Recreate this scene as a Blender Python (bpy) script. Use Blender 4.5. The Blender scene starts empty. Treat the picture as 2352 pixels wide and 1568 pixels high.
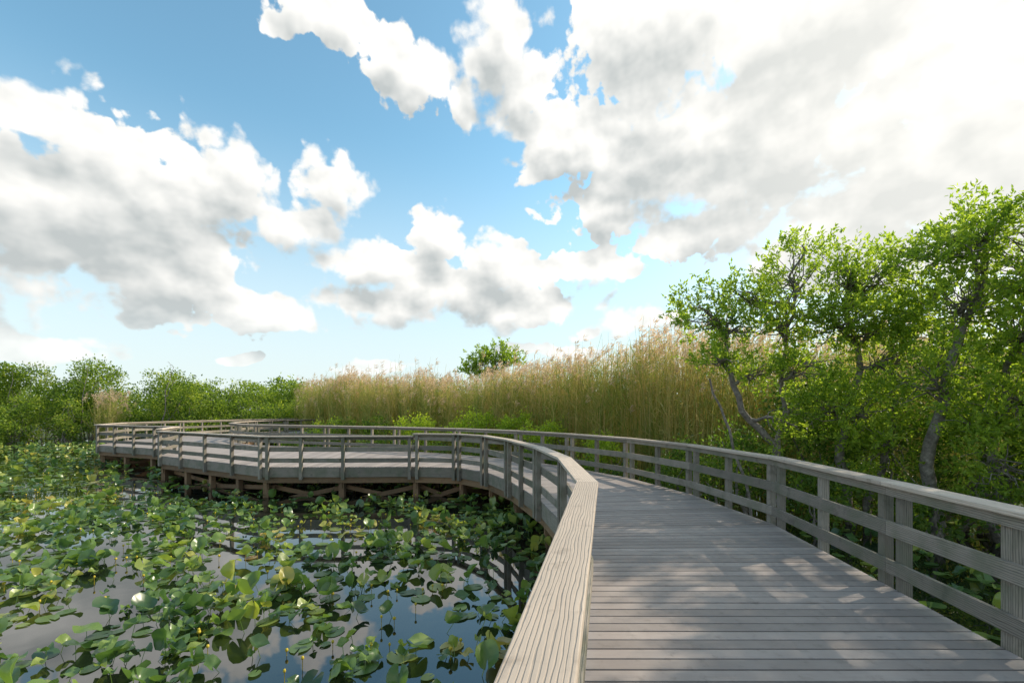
import bpy, math, random
import numpy as np
from mathutils import Vector
rng=np.random.default_rng(7); random.seed(7)
sc=bpy.context.scene
sc.view_settings.view_transform='Standard'; sc.view_settings.look='None'; sc.view_settings.exposure=0
SUN_AZ=math.radians(66); SUN_EL=math.radians(32)
WATER=-1.0

# ---------------------------------------------------------------- nodes
class NT:
    def __init__(s,nt): s.nt=nt; s.n=nt.nodes; s.l=nt.links
    def add(s,t,**k):
        n=s.n.new(t)
        for a,b in k.items(): setattr(n,a,b)
        return n
    def put(s,inp,v):
        if isinstance(v,bpy.types.NodeSocket): s.l.new(v,inp)
        else: inp.default_value=v
    def math(s,op,a,b=0.0,c=0.0,clamp=False):
        n=s.add('ShaderNodeMath',operation=op,use_clamp=clamp)
        s.put(n.inputs[0],a); s.put(n.inputs[1],b); s.put(n.inputs[2],c); return n.outputs[0]
    def vmath(s,op,a,b=(0,0,0),c=(0,0,0)):
        n=s.add('ShaderNodeVectorMath',operation=op)
        s.put(n.inputs[0],a); s.put(n.inputs[1],b)
        if op=='MULTIPLY_ADD': s.put(n.inputs[2],c)
        return n.outputs['Value'] if op in('LENGTH','DOT_PRODUCT') else n.outputs[0]
    def noise(s,vec,scale,detail=4,rough=.5,dist=0.0,dims='3D'):
        n=s.add('ShaderNodeTexNoise',noise_dimensions=dims); s.put(n.inputs['Vector'],vec)
        n.inputs['Scale'].default_value=scale; n.inputs['Detail'].default_value=detail
        n.inputs['Roughness'].default_value=rough; n.inputs['Distortion'].default_value=dist
        return n
    def ramp(s,f,stops):
        n=s.add('ShaderNodeValToRGB'); s.put(n.inputs[0],f); e=n.color_ramp.elements
        while len(e)<len(stops): e.new(.5)
        for el,(p,c) in zip(e,stops): el.position=p; el.color=(*c,1) if len(c)==3 else c
        return n.outputs[0]
    def mix(s,f,a,b,mode='MIX'):
        n=s.add('ShaderNodeMix',data_type='RGBA',blend_type=mode)
        s.put(n.inputs[0],f)
        s.put(n.inputs[6],(*a,1) if isinstance(a,tuple) and len(a)==3 else a)
        s.put(n.inputs[7],(*b,1) if isinstance(b,tuple) and len(b)==3 else b)
        return n.outputs[2]
    def mapr(s,v,a,b,c=0.0,d=1.0,smooth=True):
        n=s.add('ShaderNodeMapRange',interpolation_type='SMOOTHSTEP' if smooth else 'LINEAR')
        s.put(n.inputs[0],v)
        for i,x in enumerate((a,b,c,d)): n.inputs[i+1].default_value=x
        return n.outputs[0]
def newmat(name):
    m=bpy.data.materials.new(name); m.use_nodes=True; m.node_tree.nodes.clear()
    t=NT(m.node_tree); o=t.add('ShaderNodeOutputMaterial'); return m,t,o

def leafmat(name,stops,trans=.45,rough=.45,spec=.3,clump=.6,tint=(1.9,2.0,.7),zs=1.0):
    m,t,o=newmat(name)
    g=t.add('ShaderNodeNewGeometry')
    r=g.outputs['Random Per Island']
    pos=g.outputs['Position']
    if zs!=1.0: pos=t.vmath('MULTIPLY',pos,(1,1,zs))
    nz=t.noise(pos,clump,1)
    f=t.math('ADD',t.math('MULTIPLY',r,.6),t.math('MULTIPLY',t.math('SUBTRACT',nz.outputs[0],.25),.9),clamp=True)
    c=t.ramp(f,stops)
    p=t.add('ShaderNodeBsdfPrincipled'); t.put(p.inputs['Base Color'],c)
    p.inputs['Roughness'].default_value=rough; p.inputs['Specular IOR Level'].default_value=spec
    tr=t.add('ShaderNodeBsdfTranslucent')
    t.put(tr.inputs[0],t.mix(1.0,c,tint,'MULTIPLY'))
    mx=t.add('ShaderNodeMixShader'); mx.inputs[0].default_value=trans
    t.l.new(p.outputs[0],mx.inputs[1]); t.l.new(tr.outputs[0],mx.inputs[2]); t.l.new(mx.outputs[0],o.inputs[0])
    return m

def woodmat(name,light,dark,grain=1.0,green=.0):
    m,t,o=newmat(name)
    uv=t.add('ShaderNodeUVMap').outputs[0]
    g=t.add('ShaderNodeNewGeometry')
    a=t.vmath('MULTIPLY',uv,(1.3,26,1))
    n1=t.noise(a,1.0,6,.6,.6)
    b=t.vmath('MULTIPLY',uv,(.9,6.5,1))
    w=t.add('ShaderNodeTexWave',bands_direction='Y',wave_profile='SIN')
    t.put(w.inputs['Vector'],b); w.inputs['Scale'].default_value=2.6; w.inputs['Distortion'].default_value=7.0
    w.inputs['Detail'].default_value=3; w.inputs['Detail Scale'].default_value=.9
    wl=t.mapr(w.outputs['Fac'],.0,.35,0,1)
    big=t.noise(g.outputs['Position'],1.7,4)
    c=t.mix(n1.outputs[0],dark,light)
    c=t.mix(t.math('MULTIPLY',t.math('SUBTRACT',1.0,wl),.65*grain),c,tuple(x*.4 for x in dark))
    c=t.mix(t.mapr(big.outputs[0],.35,.7,0,.5),c,tuple(x*.7 for x in light))
    st=t.noise(g.outputs['Position'],6.5,5,.6)
    c=t.mix(t.mapr(st.outputs[0],.53,.75,0,.6),c,tuple(x*.55 for x in dark))
    rv=t.math('ADD',t.math('MULTIPLY',g.outputs['Random Per Island'],.5),.72)
    cc=t.add('ShaderNodeCombineColor')
    for i in range(3): t.put(cc.inputs[i],rv)
    c=t.mix(1.0,c,cc.outputs[0],'MULTIPLY')
    if green>0:
        gz=t.noise(g.outputs['Position'],3.5,5)
        c=t.mix(t.mapr(gz.outputs[0],.4,.7,0,green),c,(.12,.14,.085))
    p=t.add('ShaderNodeBsdfPrincipled'); t.put(p.inputs['Base Color'],c)
    p.inputs['Roughness'].default_value=.75; p.inputs['Specular IOR Level'].default_value=.3
    bp=t.add('ShaderNodeBump'); bp.inputs['Strength'].default_value=.6; bp.inputs['Distance'].default_value=.005
    t.put(bp.inputs['Height'],t.math('ADD',n1.outputs[0],wl)); t.l.new(bp.outputs[0],p.inputs['Normal'])
    t.l.new(p.outputs[0],o.inputs[0]); return m

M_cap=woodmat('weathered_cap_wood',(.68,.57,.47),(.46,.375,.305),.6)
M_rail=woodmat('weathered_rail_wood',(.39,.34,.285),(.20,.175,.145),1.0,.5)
M_under=woodmat('damp_timber',(.36,.22,.125),(.17,.105,.06),.6,.15)
# composite deck boards
M_deck,t,o=newmat('composite_deck')
uv=t.add('ShaderNodeUVMap').outputs[0]; g=t.add('ShaderNodeNewGeometry')
st=t.noise(t.vmath('MULTIPLY',uv,(2.0,120,1)),1,4,.6)
bg=t.noise(g.outputs['Position'],2.2,6,.65)
sp_=t.noise(g.outputs['Position'],9,4,.6)
c=t.mix(st.outputs[0],(.24,.202,.188),(.355,.305,.28))
c=t.mix(t.mapr(bg.outputs[0],.35,.75,0,.5),c,(.43,.375,.345))
c=t.mix(t.mapr(sp_.outputs[0],.53,.8,0,.6),c,(.15,.128,.112))
rv=t.math('ADD',t.math('MULTIPLY',g.outputs['Random Per Island'],.38),.80)
cc=t.add('ShaderNodeCombineColor')
for i in range(3): t.put(cc.inputs[i],rv)
c=t.mix(1.0,c,cc.outputs[0],'MULTIPLY')
p=t.add('ShaderNodeBsdfPrincipled'); t.put(p.inputs['Base Color'],c); p.inputs['Roughness'].default_value=.55
bp=t.add('ShaderNodeBump'); bp.inputs['Strength'].default_value=.35; bp.inputs['Distance'].default_value=.003
t.put(bp.inputs['Height'],st.outputs[0]); t.l.new(bp.outputs[0],p.inputs['Normal']); t.l.new(p.outputs[0],o.inputs[0])
# bark
M_bark,t,o=newmat('grey_bark')
g=t.add('ShaderNodeNewGeometry'); nz=t.noise(g.outputs['Position'],9,6,.65)
p=t.add('ShaderNodeBsdfPrincipled'); t.put(p.inputs['Base Color'],t.ramp(nz.outputs[0],[(.3,(.09,.07,.055)),(.55,(.23,.20,.17)),(.75,(.44,.40,.35))]))
p.inputs['Roughness'].default_value=.9
bp=t.add('ShaderNodeBump'); bp.inputs['Strength'].default_value=.6; bp.inputs['Distance'].default_value=.02
t.put(bp.inputs['Height'],nz.outputs[0]); t.l.new(bp.outputs[0],p.inputs['Normal']); t.l.new(p.outputs[0],o.inputs[0])
# water
M_water,t,o=newmat('dark_pond_water')
g=t.add('ShaderNodeNewGeometry')
n1=t.noise(g.outputs['Position'],1.6,2,.5)
p=t.add('ShaderNodeBsdfPrincipled'); p.inputs['Base Color'].default_value=(.008,.011,.008,1)
p.inputs['Roughness'].default_value=.02; p.inputs['IOR'].default_value=2.1
bp=t.add('ShaderNodeBump'); bp.inputs['Strength'].default_value=.2; bp.inputs['Distance'].default_value=.01
t.put(bp.inputs['Height'],n1.outputs[0]); t.l.new(bp.outputs[0],p.inputs['Normal'])
t.l.new(p.outputs[0],o.inputs[0])
# ground
M_ground,t,o=newmat('marsh_soil_and_grass')
g=t.add('ShaderNodeNewGeometry'); n1=t.noise(g.outputs['Position'],.8,8,.6)
p=t.add('ShaderNodeBsdfPrincipled'); t.put(p.inputs['Base Color'],t.ramp(n1.outputs[0],[(.35,(.025,.03,.012)),(.55,(.05,.075,.02)),(.7,(.11,.10,.04))]))
p.inputs['Roughness'].default_value=.95; t.l.new(p.outputs[0],o.inputs[0])

M_pad=leafmat('lily_pad_leaf',[(.0,(.035,.08,.035)),(.33,(.08,.155,.05)),(.62,(.16,.25,.06)),(.8,(.33,.38,.085)),(.92,(.46,.38,.11)),(1,(.26,.14,.07))],.32,.3,.65,.35,(1.75,1.8,.75))
M_apple=leafmat('pond_apple_leaf',[(0,(.10,.17,.03)),(.45,(.22,.32,.045)),(1,(.42,.50,.09))],.6,.38,.4,1.1,(1.75,1.75,.75))
M_shrubdark=leafmat('shrub_leaf',[(0,(.04,.08,.02)),(.5,(.095,.16,.03)),(1,(.19,.27,.05))],.5,.5,.3,.9)
M_mangrove=leafmat('mangrove_leaf',[(0,(.035,.065,.016)),(.4,(.11,.17,.03)),(.72,(.25,.32,.05)),(1,(.44,.43,.10))],.5,.5,.3,.5)
M_yellow=leafmat('willow_leaf',[(0,(.20,.29,.035)),(1,(.42,.48,.06))],.5,.5,.3)
M_reed=leafmat('reed_blade',[(0,(.10,.18,.04)),(.35,(.23,.30,.07)),(.6,(.43,.38,.14)),(.85,(.60,.48,.24)),(1,(.26,.32,.07))],.45,.6,.2,.9,(1.5,1.45,.85),.25)
M_plume=leafmat('reed_plume',[(0,(.52,.39,.27)),(1,(.80,.64,.50))],.5,.8,.1,.5,(1.25,1.15,.95))
M_bud=leafmat('yellow_bud',[(0,(.45,.36,.03)),(1,(.65,.50,.05))],.1,.5,.3)

# ---------------------------------------------------------------- mesh helpers
def link(ob,parent=None):
    sc.collection.objects.link(ob)
    if parent: ob.parent=parent
    return ob
def mk(name,V,F,mat,parent=None,smooth=False,uv=None):
    me=bpy.data.meshes.new(name); me.from_pydata(V,[],F); me.materials.append(mat)
    if uv is not None:
        l=me.uv_layers.new(name='UVMap'); l.data.foreach_set('uv',np.asarray(uv,dtype=np.float32).ravel())
    if smooth: me.polygons.foreach_set('use_smooth',[True]*len(me.polygons))
    me.update(); return link(bpy.data.objects.new(name,me),parent)
def empty(name):
    e=bpy.data.objects.new(name,None); return link(e)
class MB:
    def __init__(s): s.v=[];s.f=[];s.uv=[]
    def prism(s,bot,top,wl=None):
        b=len(s.v); s.v+= [tuple(p) for p in bot]+[tuple(p) for p in top]
        L=(Vector(bot[1])-Vector(bot[0])).length; W=(Vector(bot[3])-Vector(bot[0])).length; H=(Vector(top[0])-Vector(bot[0])).length
        ou=random.uniform(0,50); ov=random.uniform(0,50)
        F=[((4,5,6,7),[(0,0),(L,0),(L,W),(0,W)]),((3,2,1,0),[(0,W),(L,W),(L,0),(0,0)]),
           ((0,1,5,4),[(0,0),(L,0),(L,H),(0,H)]),((2,3,7,6),[(L,0),(0,0),(0,H),(L,H)]),
           ((1,2,6,5),[(0,0),(0,W),(.05,W),(.05,0)]),((3,0,4,7),[(0,W),(0,0),(.05,0),(.05,W)])]
        for f,u in F:
            s.f.append(tuple(b+i for i in f)); s.uv+=[(x+ou,y+ov) for x,y in u]
    def beam(s,p0,p1,w,h):
        p0=Vector(p0);p1=Vector(p1); d=(p1-p0).normalized()
        if abs(d.z)>.95: side=Vector((1,0,0))
        else: side=d.cross(Vector((0,0,1))).normalized()
        up=side.cross(d).normalized(); a=side*w/2; u=up*h/2
        s.prism([p0-a-u,p1-a-u,p1+a-u,p0+a-u],[p0-a+u,p1-a+u,p1+a+u,p0+a+u])
    def post(s,c,d,along,depth,z0,z1):
        d=Vector((d[0],d[1],0)).normalized(); n=Vector((-d.y,d.x,0)); c=Vector((c[0],c[1],0))
        q=[c-d*along/2-n*depth/2,c+d*along/2-n*depth/2,c+d*along/2+n*depth/2,c-d*along/2+n*depth/2]
        lo=[Vector((x.x,x.y,z0)) for x in q]; hi=[Vector((x.x,x.y,z1)) for x in q]
        s.prism([lo[0],hi[0],hi[1],lo[1]],[lo[3],hi[3],hi[2],lo[2]])
    def build(s,name,mat,parent=None,bevel=0):
        ob=mk(name,s.v,s.f,mat,parent,uv=s.uv)
        import bmesh
        bm=bmesh.new(); bm.from_mesh(ob.data); bmesh.ops.recalc_face_normals(bm,faces=bm.faces); bm.to_mesh(ob.data); bm.free()
        if bevel:
            m=ob.modifiers.new('b','BEVEL'); m.width=bevel; m.segments=2; m.limit_method='ANGLE'
        return ob

# ---------------------------------------------------------------- boardwalk
Lp=[(-.6,-2.1),(-.25,-.4),(.286,2.2),(.80,4.68),(.84,7.06),(.56,9.2),(-.05,11.6),(-.75,13.3),(-1.7,14.35),(-3.15,14.6),(-5.5,14.5),(-7.9,14.5),(-14.0,18.1),(-15.3,20.8),(-21.5,23.6),(-23.3,27.5),(-23.2,32),(-21.5,38),(-19.5,41.5)]
Rp=[(3.05,-2.1),(3.30,-.4),(3.58,2.2),(3.87,4.67),(4.14,7.2),(3.85,9.8),(3.1,12.2),(1.8,14.5),(.2,16.6),(-2.3,18.7),(-5.2,20.4),(-9,22),(-13.3,23.6),(-15,25.0),(-16.6,26.8),(-17.5,29.0),(-17.8,31.5),(-17.4,35),(-16.5,38)]
walk=empty('wooden_boardwalk')
mb=MB()
for i in range(len(Lp)-1):
    a0,a1,b0,b1=[Vector((*q,0)) for q in (Lp[i],Lp[i+1],Rp[i],Rp[i+1])]
    n=max(2,round(((a1-a0).length+(b1-b0).length)/2/.143))
    for k in range(n):
        ta=k/n; tb=(k+1)/n
        p=[a0.lerp(a1,ta),b0.lerp(b1,ta),b0.lerp(b1,tb),a0.lerp(a1,tb)]
        e=Vector((p[3]-p[0])); e2=p[2]-p[1]
        g1=e.normalized()*.008 if e.length>.04 else Vector(); g2=e2.normalized()*.008 if e2.length>.04 else Vector()
        p=[p[0]+g1,p[1]+g2,p[2]-g2,p[3]-g1]
        j=random.uniform(-.0015,.0015)
        mb.prism([v+Vector((0,0,-.028+j)) for v in p],[v+Vector((0,0,j)) for v in p])
mb.build('deck_boards',M_deck,walk,.003)

fascia=MB(); piles=MB()
def outward(a,b,side):
    d=(Vector((*b,0))-Vector((*a,0))).normalized(); n=Vector((-d.y,d.x,0))*side; return d,n
def railing(P,side,name,hs,skip=()):
    mb=MB(); cap=MB()
    N=len(P)
    nor=[outward(P[i],P[i+1],side) for i in range(N-1)]
    def mitre(i,off,z,seg):
        p=Vector((*P[i],z))
        if i==0: return p+nor[0][1]*off
        if i==N-1: return p+nor[-1][1]*off
        if hs[i-1]!=hs[min(i,N-2)] : return p+nor[seg][1]*off
        n=(nor[i-1][1]+nor[i][1]).normalized(); return p+n*(off/max(.4,n.dot(nor[i][1])))
    for i in range(N-1):
        d,n=nor[i]; H=hs[i]
        a=Vector((*P[i],0)); b=Vector((*P[i+1],0)); L=(b-a).length
        e=d*.0015
        jz=random.uniform(-.003,.003)
        lo=[mitre(i,-.085,H-.042+jz,i)+e,mitre(i+1,-.085,H-.042+jz,i)-e,mitre(i+1,.135,H-.042+jz,i)-e,mitre(i,.135,H-.042+jz,i)+e]
        cap.prism(lo,[v+Vector((0,0,.042)) for v in lo])
        def strip(z0,z1,o0,o1,target):
            lo=[mitre(i,o0,z0,i)+e,mitre(i+1,o0,z0,i)-e,mitre(i+1,o1,z0,i)-e,mitre(i,o1,z0,i)+e]
            target.prism(lo,[v+Vector((0,0,z1-z0)) for v in lo])
        strip(H-.135,H-.046,-.036,.002,mb)
        strip(.50*H-.01,.50*H+.14,-.036,.002,mb)
        strip(.135*H,.135*H+.14,-.036,.002,mb)
        strip(-.33,-.032,-.036,.001,fascia)
        strip(-.52,-.335,-.12,-.05,piles)
        n_=max(1,round(L/1.6))
        ts=[.13]+[L*k/n_ for k in range(1,n_)]
        ts.append(L-.13)
        if i in skip: ts=ts[1:]
        for tt in ts:
            c=a+d*tt+n*.053
            mb.post(c,d,.095,.095,-.40,H-.045)
    e=empty(name)
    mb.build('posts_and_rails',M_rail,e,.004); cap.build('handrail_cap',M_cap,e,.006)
Lr=[Lp[0]]+Lp[3:]
hl=[1.07]*16
for k in (7,8,9): hl[k]=.99
railing(Lr,1,'wooden_railing',hl,(8,))
railing(Rp,-1,'wooden_railing.001',[1.07]*18)
fascia.build('fascia_boards',M_rail,walk,.004)
# substructure
for i in range(len(Lp)):
    a=Vector((*Lp[i],0)); b=Vector((*Rp[i],0)); d=(b-a).normalized(); W=(b-a).length
    z=Vector((0,0,1))
    piles.beam(a+d*.1-z*.62,b-d*.1-z*.62,.09,.2)
    m=max(1,round(W/2.4)); pp=[a+d*(.22+(W-.44)*k/m) for k in range(m+1)]
    for q in pp: piles.post(q,d,.17,.17,-2.2,-.34)
    if i>0:
        for q,r in zip(pp[:-1],pp[1:]):
            piles.beam(q-z*.75+Vector((.0,.11,0)),r-z*1.25+Vector((0,.11,0)),.04,.14)
            piles.beam(r-z*.75-Vector((0,.11,0)),q-z*1.25-Vector((0,.11,0)),.04,.14)
    if i<len(Lp)-1 :
        c=Vector((*Lp[i+1],0)); d2=(c-a).normalized(); LL=(c-a).length; nn=Vector((d2.y,-d2.x,0))
        k=max(1,round(LL/2.0))
        for j in range(1,k):
            q=a+d2*LL*j/k+nn*.2; piles.post(q,d2,.16,.16,-2.2,-.34)
        if i in (8,9,10,11): 
            piles.beam(a+nn*.35-z*.7,c+nn*.35-z*1.2,.04,.14); piles.beam(a+nn*.5-z*1.2,c+nn*.5-z*.7,.04,.14)
        for s_ in (.25,.5,.75):
            p0=a.lerp(b,s_); p1=c.lerp(Vector((*Rp[i+1],0)),s_)
            piles.beam(p0-z*.17,p1-z*.17,.05,.26)
piles.build('piles_and_joists',M_under,walk)

# ---------------------------------------------------------------- ground + water
ax=np.sign(np.linspace(-1,1,141))*np.abs(np.linspace(-1,1,141))**3*1800
X,Y=np.meshgrid(ax,ax+20)
shore=np.interp(X,[-60,-25,-19,-4,4.5,8,12,15,17],[40,40.5,41,27.5,19.5,14.5,12.5,9,-40])
land=np.clip((Y-shore)/1.5,0,1); land=np.maximum(land,np.clip((-14-Y)/2,0,1))
Z=-2.2+land*(1.32+.06*np.sin(X*.7)*np.cos(Y*.6))
V=np.stack([X,Y,Z],-1).reshape(-1,3); n=len(ax)
idx=np.arange(n*n).reshape(n,n); F=np.stack([idx[:-1,:-1],idx[:-1,1:],idx[1:,1:],idx[1:,:-1]],-1).reshape(-1,4)
mk('ground',V.tolist(),F.tolist(),M_ground,smooth=True)
mk('water',[(-1700,-1700,WATER),(1700,-1700,WATER),(1700,1700,WATER),(-1700,1700,WATER)],[(0,1,2,3)],M_water)

# ---------------------------------------------------------------- leaves / tubes
def unit(v): return v/np.maximum(np.linalg.norm(v,axis=-1,keepdims=True),1e-6)
def leafquads(C,D,L,W,fold=.15,curl=0):
    n=len(C); D=unit(D); R=rng.normal(size=(n,3)); S=unit(np.cross(D,R)); Nn=np.cross(S,D)
    L=np.broadcast_to(np.asarray(L),(n,))[:,None]; W=np.broadcast_to(np.asarray(W),(n,))[:,None]
    v=np.stack([C,C+D*L*.45+S*W*.5+Nn*fold*W,C+D*L-Nn*L*curl,C+D*L*.45-S*W*.5+Nn*fold*W],1).reshape(-1,3)
    return v
def quadmesh(name,V,mat,parent=None):
    F=np.arange(len(V)).reshape(-1,4); return mk(name,V,F.tolist(),mat,parent)
class Tubes:
    def __init__(s): s.v=[];s.f=[]
    def add(s,pts,r0,r1,sides=6):
        pts=[Vector(p) for p in pts]; n=len(pts); b=len(s.v)
        for i,p in enumerate(pts):
            d=(pts[min(i+1,n-1)]-pts[max(i-1,0)]).normalized()
            a=d.cross(Vector((.31,.9,.2))).normalized(); c=d.cross(a); r=r0+(r1-r0)*i/(n-1)
            for k in range(sides):
                t=2*math.pi*k/sides; s.v.append(tuple(p+a*r*math.cos(t)+c*r*math.sin(t)))
        for i in range(n-1):
            for k in range(sides):
                k2=(k+1)%sides; s.f.append((b+i*sides+k,b+i*sides+k2,b+(i+1)*sides+k2,b+(i+1)*sides+k))
def wob(a,b,n,amp,sag=0):
    a=Vector(a);b=Vector(b); L=(b-a).length; out=[]
    o=Vector((0,0,0))
    for i in range(n+1):
        t=i/n; e=math.sin(math.pi*t)
        if 0<i<n: o=o*.6+Vector([random.gauss(0,amp*L) for _ in range(3)])
        out.append(a.lerp(b,t)+o*max(e,0)**.5*(1 if i<n else 0)+Vector((0,0,sag*L*e)))
    return out
def inell(c,r,n,p=.5):
    v=unit(rng.normal(size=(n,3))); rad=rng.random(n)**p
    return np.array(c)+v*rad[:,None]*np.array(r)
def tree(name,trunks,lobes,mat,ls=.12,per=62,dens=8.5,sig=.14,bark=M_bark):
    e=empty(name); T=Tubes(); LV=[]
    trunkpts=[]
    for tp,r0,r1 in trunks:
        pts=[]
        for a,b in zip(tp[:-1],tp[1:]):
            w=wob(a,b,4,.04); pts+=w if not pts else w[1:]
        T.add(pts,r0,r1,9); trunkpts+=pts[len(pts)//3:]
    for c,r in lobes:
        c=Vector(c); best=sorted(trunkpts,key=lambda q:(q-c).length+max(0,q.z-c.z)*2)[:3]; s=random.choice(best)
        limb=wob(s,c,7,.06,.05); T.add(limb,.05,.018,6)
        nt=max(5,int(dens*(r[0]*r[1]*r[2])**(1/3)*4*max(r)))
        tg=inell(c,r,nt,.4)
        for q in tg:
            q=Vector(q); st=limb[random.randint(2,6)]
            if random.random()<.10: q=c+(q-c)*1.25
            tw=wob(st,q,5,.07,.04); T.add(tw,.016,.005,4)
            m=int(per*random.uniform(.2,1.7)); out=unit(np.array(q-c)+np.array([0,0,.5]))
            ns=max(2,m//12)
            for _ in range(ns):
                dd=unit(out*.9+rng.normal(size=3)*.75+np.array([0,0,.45])); st2=np.array(q)+rng.normal(size=3)*sig*.8
                tt=rng.random(12); C=st2+dd*(tt*.34)[:,None]+rng.normal(size=(12,3))*.025
                D=dd*.8+rng.normal(size=(12,3))*.65
                LV.append(leafquads(C,D,ls*rng.uniform(.6,1.2,12),ls*.42*rng.uniform(.8,1.2,12),.15,.12))
    mk('trunk_and_limbs',T.v,T.f,bark,e,True)
    quadmesh('foliage',np.concatenate(LV),mat,e); return e
def thicket(name,lobes,mat,dens,ls,stems=True,up=.2,p=.28):
    e=empty(name); LV=[]; T=Tubes()
    for c,r in lobes:
        area=r[0]*r[2]*4+r[0]*r[1]
        n=int(area*dens)
        nc=max(6,n//40); cc=inell(c,r,nc,p)
        for q in cc:
            if q[2]<WATER+.1: q[2]=WATER+.1+random.random()*.6
            k=40; s=min(r)*.14+ls*.6
            C=q+rng.normal(size=(k,3))*s*np.array([1,1,.8]); D=rng.normal(size=(k,3))+unit(q-np.array(c))*.8+np.array([0,0,up])
            LV.append(leafquads(C,D,ls*rng.uniform(.6,1.3,k),ls*.5*rng.uniform(.7,1.2,k)))
        if stems:
            for _ in range(4):
                q=inell(c,r,1)[0]; T.add(wob((c[0]+random.gauss(0,.4*r[0]),c[1]+random.gauss(0,.3*r[1]),WATER-.2),tuple(q),5,.06),.05*min(2,r[2]),.012,5)
    if stems: mk('stems',T.v,T.f,M_bark,e,True)
    quadmesh('foliage',np.concatenate(LV),mat,e); return e

# pond apple trees on the right
tree('pond_apple_tree',[([(6.9,11.6,-1.2),(6.7,11.5,.9),(5.75,11.4,1.8),(5.35,11.4,2.9),(5.4,11.4,4.0)],.11,.04),([(6.7,11.5,.6),(6.9,11.7,2.4),(6.9,11.5,4.4)],.07,.03),([(6.0,11.4,-1.1),(5.5,11.5,1.3),(5.0,11.5,2.6)],.04,.025)],
 [((4.75,11.3,4.3),(.75,.8,.65)),((5.7,11.5,4.75),(.9,.8,.55)),((7.1,11.7,5.25),(.95,.9,.8)),((7.2,11.3,5.9),(.3,.4,.35)),((5.05,11.2,3.05),(.75,.7,.45)),((6.6,11.3,4.0),(1.1,.9,.7)),((6.3,11.6,2.7),(.8,.8,.5)),((7.3,11.2,3.0),(.9,.8,.8)),((5.6,11.2,3.8),(.9,.7,.5)),((6.9,11.0,1.4),(.7,.6,.7))],M_apple)
tree('pond_apple_tree.001',[([(8.4,11.2,-1.2),(8.0,11.1,1.0),(8.5,11.1,2.8),(8.3,11,4.6)],.13,.04),([(8.6,11,-1.1),(9.2,11,1.4),(9.4,11,4.2)],.09,.035)],
 [((8.1,11,4.9),(1.15,1,.8)),((7.7,11,5.5),(.5,.6,.5)),((9.2,11,5.15),(.9,.9,.7)),((7.8,10.8,3.8),(1.1,1,.8)),((8.9,10.8,2.9),(1.2,1,.8)),((7.3,10.8,1.9),(.8,.8,.6)),((9.6,10.8,4.1),(1.1,1,.9)),((8.3,10.5,1.7),(1,.7,.8)),((8.7,10.6,.9),(1,.6,.8)),((8.6,10.9,3.9),(1,.8,.8))],M_apple)
tree('pond_apple_tree.002',[([(9.2,9.9,-1.2),(9.0,9.8,1.1),(9.5,9.7,3.2),(10,9.6,5.0)],.15,.05),([(10.4,9.6,-1.2),(10.2,9.6,1.5),(10.8,9.5,4.0)],.10,.045)],
 [((8.95,9.7,5.0),(.9,.9,.7)),((10.0,9.6,5.75),(.85,.9,.8)),((10.9,9.5,5.4),(1.2,1,1.0)),((9.4,9.5,4.1),(1.3,1,.95)),((10.4,9.3,3.2),(1.4,1,1.0)),((8.8,9.5,2.5),(1.0,.9,.8)),((11.4,9.3,4.4),(1.1,1,1)),((10.5,9.2,1.8),(1.3,.8,.9)),((9.4,9.2,1.5),(1.0,.7,.9)),((9.8,9.0,.5),(1.2,.6,.8)),((11.4,9.0,2.4),(1.2,.9,1))],M_apple)
tree('pond_apple_shade_tree',[([(12.6,8.2,-1.2),(12.4,8,1.5),(12.9,7.9,4.5)],.17,.06)],  # off-frame tree, its lobes placed to shade the deck
 [((12.3,8.2,6.2),(1.3,1.2,1.0)),((13.6,7.6,5.6),(1.3,1.4,1.2)),((12.5,7.8,3.6),(1.5,1.2,1.1)),((13.2,7.0,2.0),(1.4,1.2,1.0))],M_apple,per=55)
tree('pond_apple_shade_tree.001',[([(13.5,4.6,-1.2),(13.2,4.5,1.5),(13.3,4.4,4.5)],.17,.06)],  # unseen tree right of frame, added to cast shade
 [((12.8,5.2,6.4),(1.3,1.2,1.0)),((14.0,4,6.2),(1.3,1.4,1.2)),((13.2,4.4,3.4),(1.5,1.3,1.1))],M_apple,per=80)
tree('pond_apple_shade_tree.002',[([(11.4,5.9,-1.2),(11.2,5.8,1.5),(11.3,5.8,4.3),(11.2,6.4,5.6)],.15,.05)],  # unseen added tree, crown set across the sun's path to dapple the deck
 [((10.8,6.3,5.2),(1.2,1.2,.9)),((11.6,5.0,5.4),(1.2,1.3,1.1)),((11.4,6.0,3.6),(1.3,1.2,1.0)),((11.2,3.6,5.0),(1.1,1.1,.8)),((11.0,7.4,6.2),(1.0,1.0,.7)),((11.2,5.6,6.6),(1.1,1.1,.7)),((10.4,4.6,4.6),(.9,1,.7))],M_apple,per=95)
thicket('understory_shrub',[((6.3,12.6,.2),(1.0,.8,1.2)),((7.8,12.0,.5),(1.2,.9,1.5)),((9.4,11.4,.4),(1.2,.9,1.5)),((10.8,10.4,.7),(1.2,.9,1.6)),((12.2,9.6,.7),(1.3,1,1.8)),((13.6,8,.7),(1.3,1.2,1.8)),((14.6,5.8,.6),(1.3,1.5,1.8)),((9.0,12.6,2.0),(2.0,.8,1.2)),((11.8,11.4,2.4),(1.8,.9,1.5)),((13.9,9.6,3),(1.5,1,1.8)),((5.2,13.6,-.1),(.8,.6,.9)),((7.2,10.6,-.2),(.8,.6,.7)),((8.6,9.6,-.3),(.8,.6,.7)),((10.2,8.8,-.2),(1,.6,.8))],M_shrubdark,380,.13)

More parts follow.
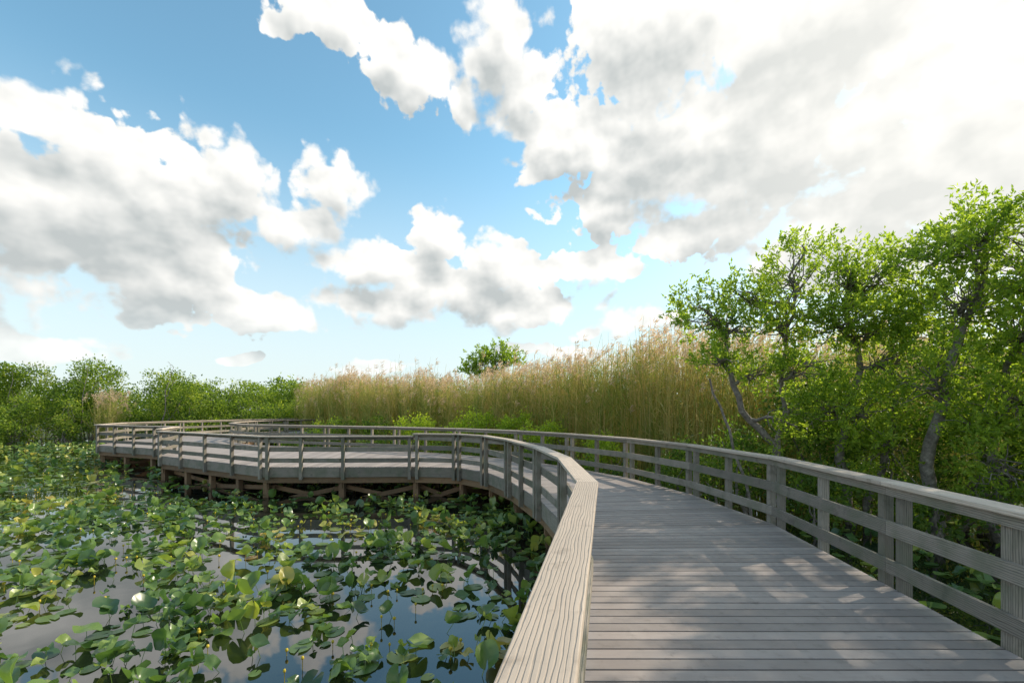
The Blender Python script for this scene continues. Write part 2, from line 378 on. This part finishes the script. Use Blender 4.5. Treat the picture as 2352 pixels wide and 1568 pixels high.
# reeds
def pathpt(P,t):
    P=np.array(P); s=np.r_[0,np.cumsum(np.linalg.norm(np.diff(P,axis=0),axis=1))]; t=t*s[-1]
    return np.stack([np.interp(t,s,P[:,0]),np.interp(t,s,P[:,1])],-1)
def reeds(name,path,n,depth,h0,hs=.6,plume=.5):
    e=empty(name); t=rng.random(n); base=pathpt(path,t); base=base+np.stack([rng.random(n)*depth*.35,rng.random(n)**1.2*depth],-1)
    # clumped planting
    base[:,0]+=.35*np.sin(base[:,0]*5.3+base[:,1]*2); 
    bx,by=base[:,0],base[:,1]
    clump=.5*np.sin(bx*.9+1)+.35*np.sin(bx*2.3+by*1.1)+.35*np.sin(by*2.1+bx*3.7)+.3*np.sin(bx*6.1)
    H=h0(bx)+clump*.42-np.abs(rng.normal(size=n))*hs*1.6+.25+(rng.random(n)<.10)*rng.random(n)*1.2
    B=np.column_stack([base,np.full(n,WATER-.1)]); lean=rng.normal(size=(n,2))*.42+np.array([.2,0])
    M=B+np.column_stack([lean*.3,H*.55]); Tp=B+np.column_stack([lean*1.1,H])
    sd=rng.normal(size=(n,3)); sd[:,2]=0; sd=unit(sd); w=.012
    q=[np.stack([B-sd*w,B+sd*w,M+sd*w*.8,M-sd*w*.8],1),np.stack([M-sd*w*.8,M+sd*w*.8,Tp+sd*w*.4,Tp-sd*w*.4],1)]
    V=[a.reshape(-1,3) for a in q]
    k=8
    for j in range(k):
        f=rng.uniform(.15,.90,n)[:,None]; C=np.where(f<.55,B+(M-B)*f/.55,M+(Tp-M)*(f-.55)/.45)
        a=rng.random(n)*6.283; D=np.stack([np.cos(a),np.sin(a),rng.uniform(.3,1.8,n)],-1)
        V.append(leafquads(C,D,rng.uniform(.3,.7,n),rng.uniform(.018,.036,n),.1,.35))
    quadmesh('stalks_and_blades',np.concatenate(V),M_reed,e)
    sel=(rng.random(n)<plume)&(clump>-.5); P=Tp[sel]; m=len(P); W=[]
    for j in range(12):
        C=P+np.array([0,0,-.1])+rng.normal(size=(m,3))*np.array([.025,.025,.11]); D=rng.normal(size=(m,3))*.4+np.array([.65,0,.5])
        W.append(leafquads(C,D,rng.uniform(.16,.38,m),.034,.1,.4))
    quadmesh('plumes',np.concatenate(W),M_plume,e); return e
hf=lambda x: np.interp(x,[-20,-10,-4,1,4.5,8,16],[5.4,5.2,4.8,5.0,5.75,5.6,5.2])
reeds('reed_bed',[(-20,41),(-10,30.5),(-4,27),(1,22.5),(4.2,18.6),(6.3,15.8),(10,15),(16,14.5)],11500,5.5,hf,.7,.3)
reeds('reed_clump',[(-36,38.4),(-34,38.4)],160,1.5,lambda x:x*0+4.0)

for i,(c,r) in enumerate([((-5.3,24.9,.3),(1.3,1,1.2)),((-2.1,24,.5),(1.4,1,1.35)),((1.3,20.8,.3),(1.1,.9,1.2)),((3.6,17.8,-.1),(.9,.8,1.0)),((-11,28.5,.3),(1.5,1,1.0)),((.2,22.6,.9),(.7,.6,.9)),((-8.2,27.6,.4),(.9,.7,1.1))]):
    nm='willow_shrub' if i==0 else 'willow_shrub.%03d'%i
    thicket(nm,[(c,r),((c[0]+r[0]*.5,c[1],c[2]+r[2]*.45),(r[0]*.4,.5,r[2]*.5)),((c[0]-r[0]*.6,c[1],c[2]+r[2]*.3),(r[0]*.3,.4,r[2]*.6))],M_yellow if i not in(4,6) else M_mangrove,220,.15,p=.5)
thicket('waterside_shrub',[((5.0,14.6,-.4),(.8,.6,.7)),((3.4,16.6,-.5),(.9,.6,.6)),((1.0,19.0,-.4),(1.2,.7,.7)),((-2.5,21.6,-.4),(1.6,.8,.7)),((-7,24,-.4),(1.6,.8,.8)),((-12,27,-.2),(1.8,.8,.9))],M_shrubdark,240,.14)
tree('slender_tree',[([(-1.6,34,-1),(-1.5,34,2.6),(-1.4,34,5.0)],.12,.05)],[((-2.3,34,5.6),(1.1,1,.7)),((-.9,34,5.9),(1.2,1,.7)),((.3,34,5.5),(.8,.8,.4)),((-3.0,34,4.9),(.8,.8,.5)),((-1.4,34,4.9),(1.2,.8,.6))],M_apple,ls=.2,per=50,sig=.25,dens=8)

# mangroves across the pond (left)
lob=[]
def row(x0,x1,y,zt,r,step,js=.3):
    x=x0
    while x<x1:
        h=zt(x)+random.gauss(0,js); rr=r*random.uniform(.65,1.35)
        lob.append(((x,y+random.uniform(-1,1),h-rr*.8),(rr*1.1,rr,rr*.85)))
        lob.append(((x+random.uniform(-1,1),y-1.0+random.uniform(-1,1),(h-1)/2-rr*.4),(rr*1.2,rr,rr*1.05)))
        x+=step*random.uniform(.7,1.3)
row(-62,-37,43,lambda x:5.2+.6*math.sin(x*.9),1.6,1.7,.45)
row(-37,-20,48,lambda x:4.8,1.4,1.8,.5)
row(-58,-36,39.5,lambda x:2.0+.6*math.sin(x*1.3),1.1,1.7,.5)
row(-35,-20,43,lambda x:2.6,1.1,1.8,.5)
lob.append(((-31,42,3.2),(1.6,1.5,2.0))); lob.append(((-28.2,42,2.6),(1.5,1.5,1.6)))
thicket('mangrove_thicket',lob,M_mangrove,115,.25)
lob=[]
row(-130,-20,70,lambda x:5.4,2.2,3.0,.6); row(-30,60,60,lambda x:5.2,2.5,3.5); row(30,90,40,lambda x:6,2.5,3.5); row(18,40,22,lambda x:5,2.2,3.5)
thicket('distant_tree_line',lob,M_mangrove,30,.45,False)
# bare snags
T=Tubes()
def snag(p,d,L,r,k):
    q=Vector(p)+Vector(d).normalized()*L; T.add(wob(p,tuple(q),4,.05),r,r*.5,5)
    if k>0:
        for _ in range(3): snag(tuple(Vector(p).lerp(q,random.uniform(.7,1))),Vector(d).normalized()*.8+Vector([random.gauss(0,.6) for _ in range(3)]),L*.28,r*.45,k-1)
snag((-31.4,40.6,-1),(.16,0,1),5.7,.06,2); mk('bare_snag',T.v,T.f,M_bark,None,True)
T=Tubes(); snag((-38.3,40.6,-1),(.05,0,1),5.4,.05,2); mk('bare_snag.001',T.v,T.f,M_bark,None,True)

# ---------------------------------------------------------------- lily pads
def pads(n,xr,yr,cond,rs=1.0,lo=.0):
    x=rng.uniform(*xr,n); y=rng.uniform(*yr,n)
    f=.7*np.sin(x*.55+1.3)*np.cos(y*.5+.4)+.6*np.sin(x*1.3-y*.9)+.7*np.sin(x*2.7+y*2.1+1)+.7*np.sin(x*5.1-y*4.3)+.5*np.sin(x*4.4+y*6.3+2)
    keep=(rng.random(n)<np.clip(.46+.32*f+lo,.04,1))&cond(x,y); x=x[keep];y=y[keep]; n=len(x)
    R=rng.uniform(.065,.145,n)*np.where(rng.random(n)<.3,.62,1)*rs
    K=14; th=np.linspace(.16,2*math.pi-.16,K); rr=1+.08*np.cos(th)*-1; 
    ex=np.cos(th)*rr*1.15; ey=np.sin(th)*rr*.92
    yaw=rng.random(n)*6.283; typ=rng.random(n)
    tilt=np.where(typ<.38,rng.normal(size=n)*.05,np.where(typ<.74,rng.normal(size=n)*.38,rng.normal(size=n)*.95))
    cup=np.where(typ<.38,.0,rng.uniform(-.3,.55,n)); fold=np.where(typ>.66,rng.uniform(.2,1.1,n),0)
    elev=np.where(typ<.38,.008+rng.random(n)*.012,np.abs(np.sin(tilt))*R*1.0+.02+rng.random(n)*.09)
    ph=rng.random(n)*6.283
    def ring(s):
        lx=ex[None]*s*R[:,None]; ly=ey[None]*s*R[:,None]
        lz=(cup*s*s*R)[:,None]*np.ones(K)+np.abs(ly)*fold[:,None]+np.where(typ<.38,.003,.026)[:,None]*s*np.sin(th[None]*3+ph[:,None])
        return np.stack([lx,ly,lz],-1)
    c=np.zeros((n,1,3)); P=np.concatenate([c,ring(.55),ring(1.0)],1)
    ct,st=np.cos(tilt)[:,None],np.sin(tilt)[:,None]; a=P[:,:,0]*ct+P[:,:,2]*st; b=-P[:,:,0]*st+P[:,:,2]*ct
    cy,sy=np.cos(yaw)[:,None],np.sin(yaw)[:,None]
    wx=a*cy-P[:,:,1]*sy+x[:,None]; wy=a*sy+P[:,:,1]*cy+y[:,None]; wz=b+WATER+elev[:,None]
    V=np.stack([wx,wy,np.maximum(wz,WATER+.004)],-1).reshape(-1,3)
    F=[]; st_=1+2*K
    t1=[(0,1+i,2+i) for i in range(K-1)]; t2=[(1+i,1+K+i,2+K+i,2+i) for i in range(K-1)]
    for i in range(n):
        o=i*st_; F+= [tuple(o+j for j in q) for q in t1]; F+=[tuple(o+j for j in q) for q in t2]
    near=(elev>.05)&(y<14)
    return V,F,np.column_stack([x,y,elev])[near]
notland=lambda x,y:(y<np.interp(x,[-60,-25,-19,-4,4.5,8,12,15,17],[40,40.5,41,27,19,14,12,8.5,-40]))
V1,F1,S1=pads(7400,(-16,2),(2.5,14),lambda x,y:(x>-1.35*y-2)&notland(x,y))
V2,F2,S2=pads(12500,(-50,-1),(14,40),lambda x,y:(x>-1.3*y)&notland(x,y),1.1,.06)
V3,F3,S3=pads(2300,(2,14),(0,18),notland)
off1=len(V1); off2=off1+len(V2)
F=F1+[tuple(i+off1 for i in f) for f in F2]+[tuple(i+off2 for i in f) for f in F3]
mk('lily_pads',np.concatenate([V1,V2,V3]),F,M_pad,smooth=True)
S=np.concatenate([S1,S2,S3]); n=len(S)
B=np.column_stack([S[:,0]+rng.normal(size=n)*.05,S[:,1]+rng.normal(size=n)*.05,np.full(n,WATER-.02)]); Tt=np.column_stack([S[:,:2],WATER+S[:,2]])
w=np.array([.004,0,0]); quadmesh('lily_stems',np.stack([B-w,B+w,Tt+w,Tt-w],1).reshape(-1,3),M_pad)
# yellow spatterdock buds on short stalks: small cups
bv=[];bf=[]
for k in range(150):
    y=random.uniform(3.5,20); x=random.uniform(-1.15*y,-.2); z0=WATER-.02; h=random.uniform(.06,.16); r=random.uniform(.014,.024)
    rings=[(0,.004),(h,.004),(h+.004,r*.7),(h+.02,r*1.1),(h+.038,r*.8),(h+.042,.002)]; b=len(bv)
    for zz,rr in rings:
        for a in range(6): bv.append((x+rr*math.cos(a*1.047),y+rr*math.sin(a*1.047),z0+zz))
    for j in range(len(rings)-1):
        for a in range(6): bf.append((b+j*6+a,b+j*6+(a+1)%6,b+(j+1)*6+(a+1)%6,b+(j+1)*6+a))
mk('spatterdock_buds',bv,bf,M_bud,smooth=True)

# ---------------------------------------------------------------- sky
w=bpy.data.worlds.new('World'); sc.world=w; w.use_nodes=True; w.node_tree.nodes.clear(); t=NT(w.node_tree)
out=t.add('ShaderNodeOutputWorld'); bgd=t.add('ShaderNodeBackground'); t.l.new(bgd.outputs[0],out.inputs[0])
sky=t.add('ShaderNodeTexSky',sky_type='NISHITA'); sky.sun_disc=False; sky.sun_elevation=SUN_EL; sky.sun_rotation=SUN_AZ
sky.air_density=1.0; sky.dust_density=.6; sky.ozone_density=1.5
gen=t.add('ShaderNodeTexCoord').outputs['Generated']; sp=t.add('ShaderNodeSeparateXYZ'); t.put(sp.inputs[0],gen)
az=t.math('ARCTAN2',sp.outputs[0],sp.outputs[1]); el=t.math('ARCSINE',sp.outputs[2])
cb=t.add('ShaderNodeCombineXYZ'); t.put(cb.inputs[0],az); t.put(cb.inputs[1],el); P0=cb.outputs[0]
# cumulus masses: azimuth, elevation, half-widths (degrees)
clouds=[(-40,18.5,12,8.5),(-50,15,11,8),(-32,23,5.5,4.6),(-37,13,7,5),(-52,24,7,1.6),(-45,23.5,8,3),(-28,20,3.5,3),
 (-20.8,25.2,4.6,3.0),(-24.5,19.9,5.2,3.0),(-16.8,16.9,6.4,3.8),(-9.3,20.5,3.2,4.4),(-2.5,17,7,4.2),(7.8,17.6,7,2.7),(13.6,16.6,3.8,1.5),(-14.8,12.4,9,2.9),(-1.4,12.8,11,3.3),(-29,11,6,3),(-8,15.5,9,3.4),
 (-22,38.8,6,3.2),(-14.8,37.3,3.6,2.6),(-11.7,35.2,8,2.8),(-5.4,33.8,3,3),(-2,38.5,4.6,4.8),(1,35,3.6,4.8),
 (6.8,30.2,6,6.4),(17.2,28.4,10,8.5),(12,24.5,6,4),(29,27,15,10),(24.4,20.3,9,3.8),(40,22,14,12),(17.2,38.5,13,6),(34.7,35,16,7),(47,21,12,11),(36.5,15,10,4),
 (-31,5.2,2.2,.8),(-46,5.8,6,1.4),(-17,5.2,6,.9),(4,7.6,8,1.1),(14.7,10.3,6,1.6),(20,6,8,1.5)]
def dens(P,hi=True):
    wn=t.noise(P,5.0,2,.5,dims='2D'); wv=t.vmath('SUBTRACT',wn.outputs['Color'],(.5,.5,.5))
    Pw=t.vmath('MULTIPLY_ADD',wv,(.10,.06,0),P)
    m=None
    for a,e,ra,re in clouds:
        s=(1/math.radians(ra*1.1),1/math.radians(re*1.1),0); c=(-math.radians(a)*s[0],-math.radians(e)*s[1],0)
        ln=t.vmath('LENGTH',t.vmath('MULTIPLY_ADD',Pw,s,c)); v=t.math('SUBTRACT',1.0,ln)
        m=v if m is None else t.math('SMOOTH_MAX',m,v,.2)
    gn=t.noise(P,1.6,2,.5,dims='2D').outputs[0]
    gz=t.math('MULTIPLY',t.math('SUBTRACT',gn,.5),3.0)
    side=t.mapr(t.math('ABSOLUTE',az),.95,1.25); up=t.mapr(el,.80,.95)
    msk=t.math('MAXIMUM',side,up)
    m=t.math('MAXIMUM',m,-.6)
    mm=t.add('ShaderNodeMix',data_type='FLOAT'); t.put(mm.inputs[0],msk); t.put(mm.inputs[2],m); t.put(mm.inputs[3],gz); m=mm.outputs[0]
    Pn=t.vmath('MULTIPLY',P,(1,1.3,1))
    n=t.noise(Pn,11,8 if hi else 1,.54,.0,dims='2D').outputs[0]
    d=t.math('ADD',m,t.math('MULTIPLY',t.math('SUBTRACT',n,.5),1.35 if hi else .8))
    if hi:
        vo=t.add('ShaderNodeTexVoronoi',feature='F1',voronoi_dimensions='2D'); t.put(vo.inputs['Vector'],Pw); vo.inputs['Scale'].default_value=20
        vo.inputs['Detail'].default_value=2
        v=t.math('SUBTRACT',.45,vo.outputs['Distance']); d=t.math('ADD',d,t.math('MULTIPLY',v,.42))
        na=t.noise(Pn,12,3,.5,dims='2D').outputs[0]
        Pq=t.vmath('ADD',Pn,(.010,.022,0)); nb=t.noise(Pq,12,3,.5,dims='2D').outputs[0]
        rel=t.math('SUBTRACT',nb,na)
        return d,rel
    return d
D1,REL=dens(P0); Psh=t.vmath('ADD',P0,(math.radians(.8),math.radians(3.4),0)); D2=dens(Psh,False)
wid=t.mapr(t.noise(P0,4,2,.5,dims='2D').outputs[0],.35,.65,.12,.45)
alpha=t.mapr(t.math('DIVIDE',t.math('ADD',D1,.04),wid),0,1)
shade=t.mapr(D2,.02,.95)
shade=t.math('ADD',t.math('MULTIPLY',shade,.90),t.math('MULTIPLY',REL,1.3),clamp=True)
ccol=t.mix(shade,(1.10,1.085,1.04),(.56,.60,.60))
skc=t.mix(1.0,sky.outputs[0],(.215,.28,.245),'MULTIPLY')
haze=t.mapr(el,0.0,.55,.9,0.0)
skc=t.mix(haze,skc,(.82,.89,.925))
lowf=t.mapr(el,0.0,.22,.55,1.0)
fin=t.mix(t.math('MULTIPLY',alpha,lowf),skc,ccol)
# forward-scattered sunlight in the hazy air around the sun
sdv=(math.sin(SUN_AZ)*math.cos(SUN_EL),math.cos(SUN_AZ)*math.cos(SUN_EL),math.sin(SUN_EL))
glow=t.math('MULTIPLY',t.mapr(t.vmath('DOT_PRODUCT',gen,sdv),.66,1.0),.5)
fin=t.mix(glow,fin,(1.25,1.21,1.12))
t.put(bgd.inputs[0],fin); bgd.inputs[1].default_value=1.0
w.cycles.sampling_method='NONE'

# sun
sd=bpy.data.lights.new('sun','SUN'); sd.energy=5; sd.angle=math.radians(.53); sd.color=(1,.88,.70)
so=link(bpy.data.objects.new('sun',sd)); s=Vector(sdv)
so.rotation_euler=(-s).to_track_quat('-Z','Y').to_euler(); so.location=(30,20,30)
# camera
cd=bpy.data.cameras.new('camera'); cd.lens=16; cd.sensor_width=36; cd.shift_y=.0672; cd.clip_start=.05; cd.clip_end=5000
co=link(bpy.data.objects.new('camera',cd)); co.location=(0,0,1.8); co.rotation_euler=(math.radians(90),0,0); sc.camera=co
